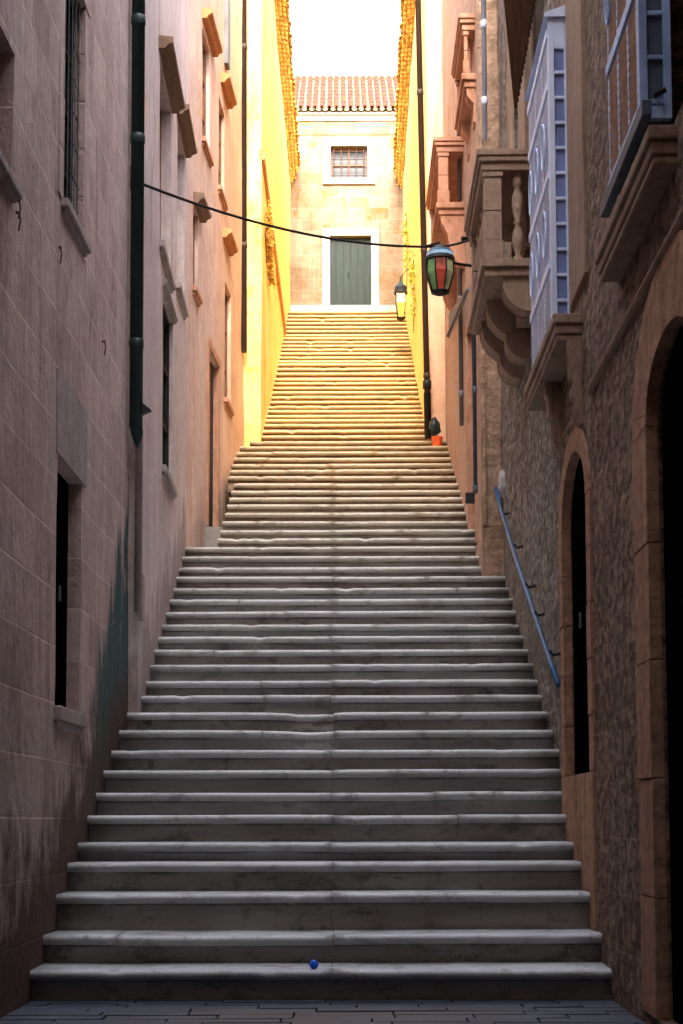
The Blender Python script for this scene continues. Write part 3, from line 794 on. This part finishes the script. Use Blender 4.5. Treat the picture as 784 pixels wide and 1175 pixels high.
# RIGHT second house (R2)
ZR2 = 13.4
h6 = thing('townhouse', 'peach plastered townhouse with small terracotta balconies in the middle right', 'house', (3, 18.5, 0))
o1 = opening(R2, 545, 537, 350, 560, .15); o2 = opening(R2, 530, 520, -40, 140, .2)
o1['z0'] = R2.hit(545, 632)[1]+.02
wall_mesh(R2, -.02, ZR2, [o1]).build('wall', M_['R2'], h6)
door_fill(R2, o1, h6, M_['darkwood'], 4)
frame_trim(R2, o1, h6, M_['trim_t'], .07, .02)
cap_ = Wall((1.45, 15.50), (1.70, 15.50), 'R')   # the house's end facing down the steps
pf = MB()
for (xa, xb, n) in ((1.462, 1.50, .04), (1.53, 1.66, .025)):
    pf.box((xa, 15.50-n, 4.0), (xb, 15.5, 12.9))
pf.build('corner_pilaster', M_['jog'], h6, .008)
# plaster end face
MB().box((1.452, 15.485, 3.2), (1.80, 15.503, 13.3)).build('end_wall', M_['jog'], h6)
for k, (Yn, uo, vt, vb, sl) in enumerate(((15.75, 529, 17, 84, 1.2), (17.5, 500, 158, 232, 1.9))):
    b_, sn, p, zb, zt = balcony(R2, Yn, uo, vt, vb, Yn-R2.a.y+sl, h6, M_['trim_t'], 4)
    b_['label'] = ('terracotta balcony high beside the corner', 'terracotta balcony above the lantern')[k]
    for q in (sn+.05, sn+sl-.35):
        prof = [(-.05,zb-.142),(p-.06,zb-.142),(p-.07,zb-.22)]
        for j in range(1, 7):
            a = j/6*pi/2; prof.append((.02+(p-.16)*cos(a), zb-.24-(.26,.5)[k]*sin(a)))
        prof += [(-.05,zb-(.55,.78)[k])]
        MB().prism(prof, q, q+.2, R2.T).build('corbel', M_['trim_t'], b_, .01)
# RIGHT far house (R3)
ZR3 = R3.hit(468, 110)[1]
h7 = thing('townhouse', 'pale yellow plastered townhouse with a tiled eave on the upper right of the steps', 'house', (3, 28, 0))
wall_mesh(R3, -.02, ZR3, []).build('wall', M_['R3'], h7)
eave(R3, 0, R3.L, ZR3, h7)
MB().box((1.263, 21.572, 6.0), (1.62, 21.588, ZR3-.2)).build('end_wall', M_['L3'], h7)
ivy('wall_creeper', R3, 468, 250, 300, 'thin yellow green creeper on the right wall above the small lantern', 90, .12)
ivy('potted_climber', R3, 476, 298, 355, 'yellow leafed climber on the right wall next to the brown pipe', 130, .22)

# ------------------------------------------------------------------ far house at the top
YF = 33.0
FW = Wall((-2.4, YF), (2.6, YF), 'R')      # s = x+2.4, normal towards the camera (-y)
FW.n = Vector((0, -1))
def fw(u, v): q = atY(u, v, YF); return q.x+2.4, q.z
oW = dict(zip(('s0','z1'), fw(379, 168))); oW['s1'], oW['z0'] = fw(422, 205); oW['d'] = .2
oD = dict(zip(('s0','z1'), fw(378.5, 271))); oD['s1'], oD['z0'] = fw(426.5, 353); oD['d'] = .22
zE = fw(390, 131)[1]
h8 = thing('stone_house', 'sunlit whitish ashlar house with a green door closing the top of the steps', 'house', (0, YF+2, ZTOP))
wall_mesh(FW, 8., zE-.02, [oW, oD], thick=5.).build('wall', M_['house'], h8)
dd = door_fill(FW, oD, h8, M_['greendoor'], 6, inset=.1)
frame_trim(FW, oD, dd, M_['trim_w'], .17, .04, bottom=False)
w = window_fill(FW, oW, h8, M_['brownwood'], M_['glass'], 2, 2, inset=.14)
frame_trim(FW, oW, w, M_['trim_w'], .17, .04, bottom=True)
gr = MB()
for k in range(5):
    q = oW['s0']+(oW['s1']-oW['s0'])*(k+.5)/5; gr.tube([FW.T(q,-.05,oW['z0']), FW.T(q,-.05,oW['z1'])], .010, 6)
for k in range(4):
    q = oW['z0']+(oW['z1']-oW['z0'])*(k+.5)/4; gr.tube([FW.T(oW['s0'],-.052,q), FW.T(oW['s1'],-.052,q)], .009, 6)
gr.build('window_grille', M_['brownpipe'], w)
MB().prism([(-.05,zE-.16),(.04,zE-.16),(.06,zE-.08),(.12,zE-.05),(.13,zE-.01),(-.05,zE-.01)], 0, FW.L, FW.T).build('cornice', M_['trim_w'], h8)
MB().prism([(-.02,zE-.50),(.02,zE-.48),(.03,zE-.44),(-.02,zE-.42)], 0, FW.L, FW.T).build('string_course', M_['house'], h8)
MB().box((0.4,-.05,oD['z0']-.16),(4.6,.22,oD['z0']-.01),T=FW.T).build('doorstep', M_['trim_w'], h8, .01)
# barrel tile roof
rt = MB(); rtp = MB()
pitch = .158; slope = math.tan(radians(37)); rows = 9; rl = .40
x0 = -1.5
for c in range(20):
    cx = x0+c*pitch+random.uniform(-.006,.006)
    for (cc, rad, up, mbx) in ((cx, .062, 1, rt), (cx+pitch/2, .062, -1, rtp)):
        for r_ in range(rows):
            ya = YF-.20+r_*rl*cos(radians(37)); yb_ = ya+(rl+.05)*cos(radians(37))
            za = zE+.035+(ya-YF+.2)*slope+(.028 if up > 0 else 0); zb2 = zE+.035+(yb_-YF+.2)*slope+(.006 if up > 0 else -.02)
            jx = random.uniform(-.006,.006); N = 7; k0 = len(mbx.v)
            for (yy, zz, rr) in ((ya, za, rad), (yb_, zb2, rad*.86)):
                for q in range(N+1):
                    a = pi*q/N; mbx.v.append(Vector((cc+jx+cos(a)*rr, yy, zz+up*sin(a)*rr*(1 if up > 0 else .7))))
            for q in range(N): mbx.f.append((k0+q, k0+q+1, k0+N+2+q, k0+N+1+q)); mbx.mi.append(0); mbx.sm.append(True)
            if up > 0 :
                k1 = len(mbx.v)
                for q in range(N+1): a = pi*q/N; mbx.v.append(Vector((cc+jx+cos(a)*rad*.72, ya+.002, za+sin(a)*rad*.72)))
                for q in range(N): mbx.f.append((k0+q, k0+q+1, k1+q+1, k1+q)); mbx.mi.append(0); mbx.sm.append(False)
rf = rt.build('roof', M_['tile'], h8); rtp.build('pan_tiles', M_['tilepan'], rf)
yr = YF-.2+rows*rl*cos(radians(37)); zr = zE+.035+(yr-YF+.2)*slope
MB().quad((-2.4,YF-.1,zE+.0),(2.6,YF-.1,zE+.0),(2.6,yr,zr-.06),(-2.4,yr,zr-.06)).quad((-2.4,yr,zr-.06),(2.6,yr,zr-.06),(2.6,yr+3,zE),(-2.4,yr+3,zE)).build('roof_deck', M_['tilepan'], rf)
MB().tube([(-2.2,yr,zr-.01),(2.2,yr,zr-.01)], .075, 12).build('ridge_tile', M_['tilepan'], rf)

L0 = Wall((-1.80, -1.3), (-1.776, 3.19), 'L'); R0 = Wall((1.41, -1.3), (1.434, 3.19), 'R')  # added unseen walls that close the alley and darken the lowest steps
wall_mesh(L0, -.02, ZL1+1, []).build('added_shade_wall', M_['L1'], h1)
wall_mesh(R0, -.02, ZR1+1, []).build('added_shade_wall', M_['R1a'], h5)
# ------------------------------------------------------------------ pipes
def pipe(name, label, pts, r, mat, collars=(), cr=1.25, clips=None, shoe=None):
    t = thing(name, label, 'pipe', pts[-1])
    MB().tube(pts, r, 16).build('tube', mat, t)
    a, b = Vector(pts[0]), Vector(pts[-1])
    for c in collars:
        p_ = a.lerp(b, c); MB().tube([p_-Vector((0,0,.035)), p_-Vector((0,0,.03)), p_+Vector((0,0,.03)), p_+Vector((0,0,.035))], [r*1.05, r*cr, r*cr, r*1.05], 14).build('collar', mat, t)
    if clips:
        for c in collars:
            p_ = a.lerp(b, c)+Vector((0,0,-.05)); MB().tube([p_+Vector((r*.5,0,0)), p_+Vector((clips,0,0))], .014, 8).build('clip', M_['iron'], t)
    return t
Yp = 11.75
A = atY(159.5, -60, Yp); B = atY(156, 490, Yp)
gp = pipe('drainpipe', 'thick dark green drainpipe on the left wall', [A, B], .053, M_['greenpipe'], (.155,.405,.83), 1.12)
gpc = B
MB().tube([B+Vector((0,0,.02)), B-Vector((-.01,0,.06)), B-Vector((-.012,0,.16))], [.05,.047,.012], 12).build('spout', M_['greenpipe'], gp)
MB().tube([B+Vector((.012,.1,.0)), atY(157,700,Yp)+Vector((-.005,.1,0))], .03, 12).build('lower_section', M_['trim_l'], gp)
c_ = atY(165, 470, Yp)
MB().hexa([c_+Vector(v) for v in ((-.01,-.03,-.04),(.06,-.03,-.01),(.06,.03,-.01),(-.01,.03,-.04),(-.01,-.03,.05),(.05,-.03,.0),(.05,.03,.0),(-.01,.03,.05))]).build('bracket', M_['iron'], gp)
A = atY(279, -60, 21.35); B = atY(279, 404, 21.35)
pipe('drainpipe', 'brown drainpipe between the pink wall and the yellow wall on the left', [A, B], .055, M_['brownpipe'], (.25,.74), 1.2)
A = atY(478.5, -60, 21.45); B = atY(491.5, 503, 21.45)
rp = pipe('drainpipe', 'long dark drainpipe reaching down to the steps on the right', [A, B], .042, M_['brownpipe'], (.3,.62,.875), 1.2)
B2 = A.lerp(B, .90)
MB().tube([B2+Vector((0,-.005,.12)), B2+Vector((0,-.005,.1)), B2, B2-Vector((0,.005,.02))], [.045,.062,.062,.045], 14).build('joint', M_['iron'], rp)
MB().tube([A.lerp(B,.91), B], .052, 14).build('lower_section', M_['iron'], rp)
A = atY(541.5, 340, 17.0); B = atY(545.5, 575, 17.0)
s_, _ = R2.hit(545, 450)
A = R2.T(R2.hit(542,345)[0], .05, R2.hit(542,345)[1]); B = R2.T(R2.hit(544,575)[0], .05, R2.hit(544,575)[1])
def vpipe(W, u, v0, v1, n, r, name, label, mat, col=()):
    s, z0 = W.hit(u, v0, n); s1, z1 = W.hit(u, v1, n)
    return pipe(name, label, [W.T(s, n, z0), W.T(s, n, z1)], r, mat, col)
pj = vpipe(R2, 543.5, 330, 572, .05, .022, 'cable_conduit', 'slim black conduit down the middle right wall beside the dark doorway', M_['shut_dk'], (.5,.98))
vpipe(R2, 526.5, 130, 500, .045, .026, 'drainpipe', 'slim grey drainpipe on the peach wall behind the lantern', M_['greypipe'], (.3,.6,.9))
vpipe(R2, 554.5, -60, 172, .03, .025, 'drainpipe', 'pale grey drainpipe on the corner above the balustraded balcony', M_['shut'], (.4,.8))
# leaning shutter bar
a = R2.T(R2.hit(538,332)[0],.12,R2.hit(538,332)[1]); b = R2.T(R2.hit(530,382)[0]-.1,.10,R2.hit(530,382)[1])
sh = thing('open_shutter', 'small grey blue shutter propped open above the dark doorway', 'shutter', b)
s0 = R2.hit(539,332)[0]; z0 = R2.hit(539,332)[1]; s1 = R2.hit(530,385)[0]; z1 = R2.hit(530,385)[1]
MB().hexa([R2.T(s0,.02,z0-.05),R2.T(s0+.08,.02,z0-.05),R2.T(s1,.16,z1-.05),R2.T(s1-.08,.16,z1-.05),R2.T(s0,.02,z0+.02),R2.T(s0+.08,.02,z0+.02),R2.T(s1,.16,z1+.25),R2.T(s1-.08,.16,z1+.25)]).build('leaf', M_['greypipe'], sh)
MB().tube([R2.T(s0,.02,z0),R2.T(s1,.17,z1)], .02, 8).build('stay', M_['shut_dk'], sh)
# conduit bracket low and box near steps
p_ = R2.T(R2.hit(546,572)[0], .06, R2.hit(546,572)[1])
MB().box((-.05,-.03,-.05),(.05,.03,.06), T=lambda x,y,z: p_+Vector((x,y,z))).build('bracket', M_['iron'], pj)

# ------------------------------------------------------------------ handrail on R1b
hr = thing('handrail', 'blue painted iron handrail fixed to the rough right wall', 'handrail', R1b.T(2.5, 0, 2))
pts = []
for (u, v) in ((569,548),(568,556),(575,585),(590,635),(605,680),(620,725),(632,760),(641,786)):
    s_, z_ = R1b.hit(u, v, .075); pts.append(R1b.T(s_, .075, z_))
MB().tube(pts, .019, 12).build('rail', M_['blue'], hr)
for (u, v) in ((578,585),(592,623),(605,668),(616,700),(633,745)):
    # find the rail height there
    s_, z_ = R1b.hit(u-2, v, .075)
    MB().tube([R1b.T(s_, -.01, z_-.03), R1b.T(s_, .05, z_-.045), R1b.T(s_, .075, z_-.01)], .012, 8).build('bracket', M_['iron'], hr)
# oval relief on the wall
s_, z_ = R1b.hit(575, 555)
s_ = 5.0; pc = atY(577.5, 555, R1b.T(s_,0,0).y)
ov = MB(); prof = [(.0,.035),(.045,.03),(.07,.012),(.075,0)]
k0 = len(ov.v)
for (r_, n_) in [(.012,.06),(.05,.055),(.075,.04),(.085,-.02)]:
    for q in range(18):
        a = 2*pi*q/18; wv = 1+.12*noise.noise(Vector((cos(a)*2, sin(a)*2, r_*20)))
        ov.v.append(R1b.T(s_+cos(a)*r_*1.6*wv, n_+.01*noise.noise(Vector((a*3, r_*40, 0))), pc.z+sin(a)*r_*1.75*wv))
for r_ in range(3):
    for q in range(18):
        w_ = (q+1) % 18; ov.f.append((k0+r_*18+q, k0+r_*18+w_, k0+(r_+1)*18+w_, k0+(r_+1)*18+q)); ov.mi.append(0); ov.sm.append(True)
ov.f.append(tuple(range(k0, k0+18))); ov.mi.append(0); ov.sm.append(True)
tag(ov.build('wall_plaque', M_['plate']), 'small chalky white oval relief on the wall at the top of the blue rail', 'plaque')

# ------------------------------------------------------------------ lanterns
def lantern(c, w, h, name, label, panes, capm, body=M_['iron'], nside=6):
    """c = centre of the cap underside"""
    t = thing(name, label, 'lantern', c-Vector((0,0,h)))
    R0_, R1_ = w*.5, w*.30
    MB().lathe([(R0_*1.02,0),(R0_*1.05,.02),(R0_*1.0,.035)], c, 24).build('rim', body, t)
    MB().lathe([(R0_*.97,.036),(R0_*.93,.10*h/.57)], c, 24).build('cap_band', capm, t)
    MB().lathe([(R0_*.95,.10*h/.57+.001),(R0_*.80,.135*h/.57),(R0_*.35,.15*h/.57),(R0_*.3,.19*h/.57),(.02,.21*h/.57)], c, 24).build('cap', M_['capdark'], t)
    for k in range(nside):
        a0 = 2*pi*k/nside-pi/2-pi/nside; a1 = a0+2*pi/nside
        zb = -h*.72
        P_ = lambda a, r, z: c+Vector((cos(a)*r, sin(a)*r, z))
        MB().quad(P_(a0,R0_*.95,-.005), P_(a1,R0_*.95,-.005), P_(a1,R0_*1.0,-h*.30), P_(a0,R0_*1.0,-h*.30)).quad(P_(a0,R0_*1.0,-h*.30), P_(a1,R0_*1.0,-h*.30), P_(a1,R1_,zb), P_(a0,R1_,zb)).build('pane', panes[k % len(panes)], t)
        MB().tube([P_(a0,R0_*.97,0), P_(a0,R0_*1.02,-h*.30), P_(a0,R1_*1.03,zb)], .008, 6).build('glazing_bar', body, t)
    MB().lathe([(R1_*1.1,-h*.72),(R1_*1.1,-h*.75),(R1_*.5,-h*.80),(.01,-h*.82)], c, 14).build('finial', body, t)
    return t
YL = 15.2
c = atY(505, 299, YL)
ln = lantern(c, .29, .45, 'hanging_lantern', 'lantern with red, green and cream panes hung under the black cable', [M_['redglass'], M_['creamglass'], M_['creamglass'], M_['greenglass'], M_['redglass'], M_['creamglass'], M_['creamglass'], M_['greenglass']], M_['cap'], nside=8)
e1 = atY(553, 307, 15.44)
MB().tube([c+Vector((.1,0,-.02)), c.lerp(e1,.6)+Vector((0,0,-.0)), e1], .016, 8).build('wall_arm', M_['iron'], ln)
MB().tube([e1-Vector((.05,0,0)), e1+Vector((.05,.05,0))], .028, 8).build('arm_plate', M_['iron'], ln)
# second lantern
R3l = atY(460, 337, 27.); 
l2 = lantern(R3l, .24, .62, 'wall_lantern', 'small amber glass lantern on the yellow right wall near the top of the steps', [M_['amber']], M_['iron'], nside=4)
w2 = R3.hit(464, 337); 
MB().tube([R3l+Vector((0,0,.1)), R3l+Vector((0,0,.3)), R3l+Vector((.12,0,.45)), R3l+Vector((.4,0,.5))], .014, 8).build('bracket', M_['iron'], l2)

# cable across the alley
ca = atY(146, 204, 11.9); cb = atY(487, 283, YL-.02); cc = atY(543, 274, 15.46)
pts = []
for k in range(33):
    f = k/32; p_ = ca.lerp(cb, f); 
    u = 146+(487-146)*f
    # sag
    p_ = p_+Vector((0,0,-.28*4*f*(1-f)*.5)); pts.append(p_)
for k in range(1, 7): pts.append(cb.lerp(cc, k/6)+Vector((0,0,-.03*math.sin(pi*k/6))))
cable = thing('overhead_cable', 'black cable sagging across the alley from the left wall to the lantern', 'cable', ca)
MB().tube(pts, .0125, 8).build('wire', M_['cable'], cable)
MB().box((-.04,-.05,-.11),(.045,.04,.09), T=lambda x,y,z: ca+Vector((x,y,z))).build('junction_box', M_['darkwood'], cable, .008)
MB().tube([cc-Vector((.12,0,0)), cc+Vector((.04,.03,.01))], .026, 8).build('insulator', M_['iron'], cable)
MB().tube([cb-Vector((0,0,0)), c+Vector((0,0,.19))], .012, 6).build('hanger', M_['iron'], cable)

# ------------------------------------------------------------------ small things
zb_ = steps[0][1]
p_ = atY(360.5, 1108, 8.60)
bl = MB(); R_ = .026
bl.lathe([(.004,-R_)]+[(R_*cos(-pi/2+pi*k/12), R_*sin(-pi/2+pi*k/12)) for k in range(1,12)]+[(.004,R_)], (p_.x, 8.56, zb_+R_-.006), 20)
tag(bl.build('ball', M_['ball']), 'tiny bright blue plastic ball lying on the lowest step', 'ball')
k_ = 38; zz = steps[k_][1]
pb = atY(499.5, 499, 21.25); zz = stair_z(21.25)
bk = thing('bucket', 'orange bucket on the steps beside the foot of the long drainpipe', 'bucket', (pb.x+.03, 21.3, zz))
MB().lathe([(.06,0),(.065,.02),(.08,.16),(.085,.17),(.075,.165)], (pb.x+.03, 21.3, zz), 18).build('pail', M_['orange'], bk)
bg = MB(); k0 = 0
cN = Vector((pb.x+.0, 21.3, zz+.30)); prof = [(.03,-.14),(.07,-.12),(.095,-.05),(.10,.02),(.085,.09),(.05,.13),(.015,.15)]
bg.lathe(prof, cN, 16)
for v in bg.v: v += (v-cN)*(.55*noise.noise(v*11)-.16)
tag(bg.build('plastic_bag', M_['bag']), 'dark knotted rubbish bag sitting on the orange bucket', 'bag')

# ------------------------------------------------------------------ added unseen building behind the viewpoint, sized to shade the lower steps
SKY = 1.85; SUN_EL = 31.0; SUN_AZ = 1.2
hb = thing('shade_block', 'added unseen stone block shading the lower steps from behind the viewpoint', 'house', (0, -5, 0))
BW = Wall((-20, -1.4), (20, -1.4), 'R'); BW.n = Vector((0, 1))
HB = 6.75+(21.4+1.4)*math.tan(radians(SUN_EL))
ops = [dict(s0=3+k*3.4, s1=4.1+k*3.4, z0=zz, z1=zz+1.9, d=.25) for k in range(10) for zz in (2.2, 6.2, 10.2, 14.2)]
wall_mesh(BW, -.02, HB, ops, thick=8, pitch=2.).build('wall', M_['jog'], hb)
for o in ops: window_fill(BW, o, hb, M_['brownwood'], M_['glass'], 2, 3)

# ------------------------------------------------------------------ light
w = bpy.data.worlds.new('World'); scene.world = w; w.use_nodes = True
nt = w.node_tree; bg = nt.nodes['Background']; sky = nt.nodes.new('ShaderNodeTexSky')
sky.sky_type = 'NISHITA'; sky.sun_disc = False; sky.sun_elevation = radians(SUN_EL); sky.sun_rotation = radians(180-SUN_AZ)
sky.air_density = 1.0; sky.dust_density = 4; sky.ozone_density = 1.0
hs = nt.nodes.new('ShaderNodeHueSaturation'); hs.inputs['Saturation'].default_value = .55
nt.links.new(sky.outputs[0], hs.inputs['Color']); nt.links.new(hs.outputs[0], bg.inputs[0]); bg.inputs[1].default_value = SKY
sl = bpy.data.lights.new('sun', 'SUN'); sl.energy = 2.8; sl.angle = radians(.6); sl.color = (1, .90, .72)
so = bpy.data.objects.new('sun', sl); COL.objects.link(so)
d = Vector((sin(radians(SUN_AZ))*cos(radians(SUN_EL)), -cos(radians(SUN_AZ))*cos(radians(SUN_EL)), sin(radians(SUN_EL))))
so.rotation_euler = d.to_track_quat('Z', 'Y').to_euler()
scene.view_settings.view_transform = 'Standard'; scene.view_settings.look = 'None'; scene.view_settings.exposure = 0
scene.cycles.max_bounces = 12; scene.cycles.diffuse_bounces = 8
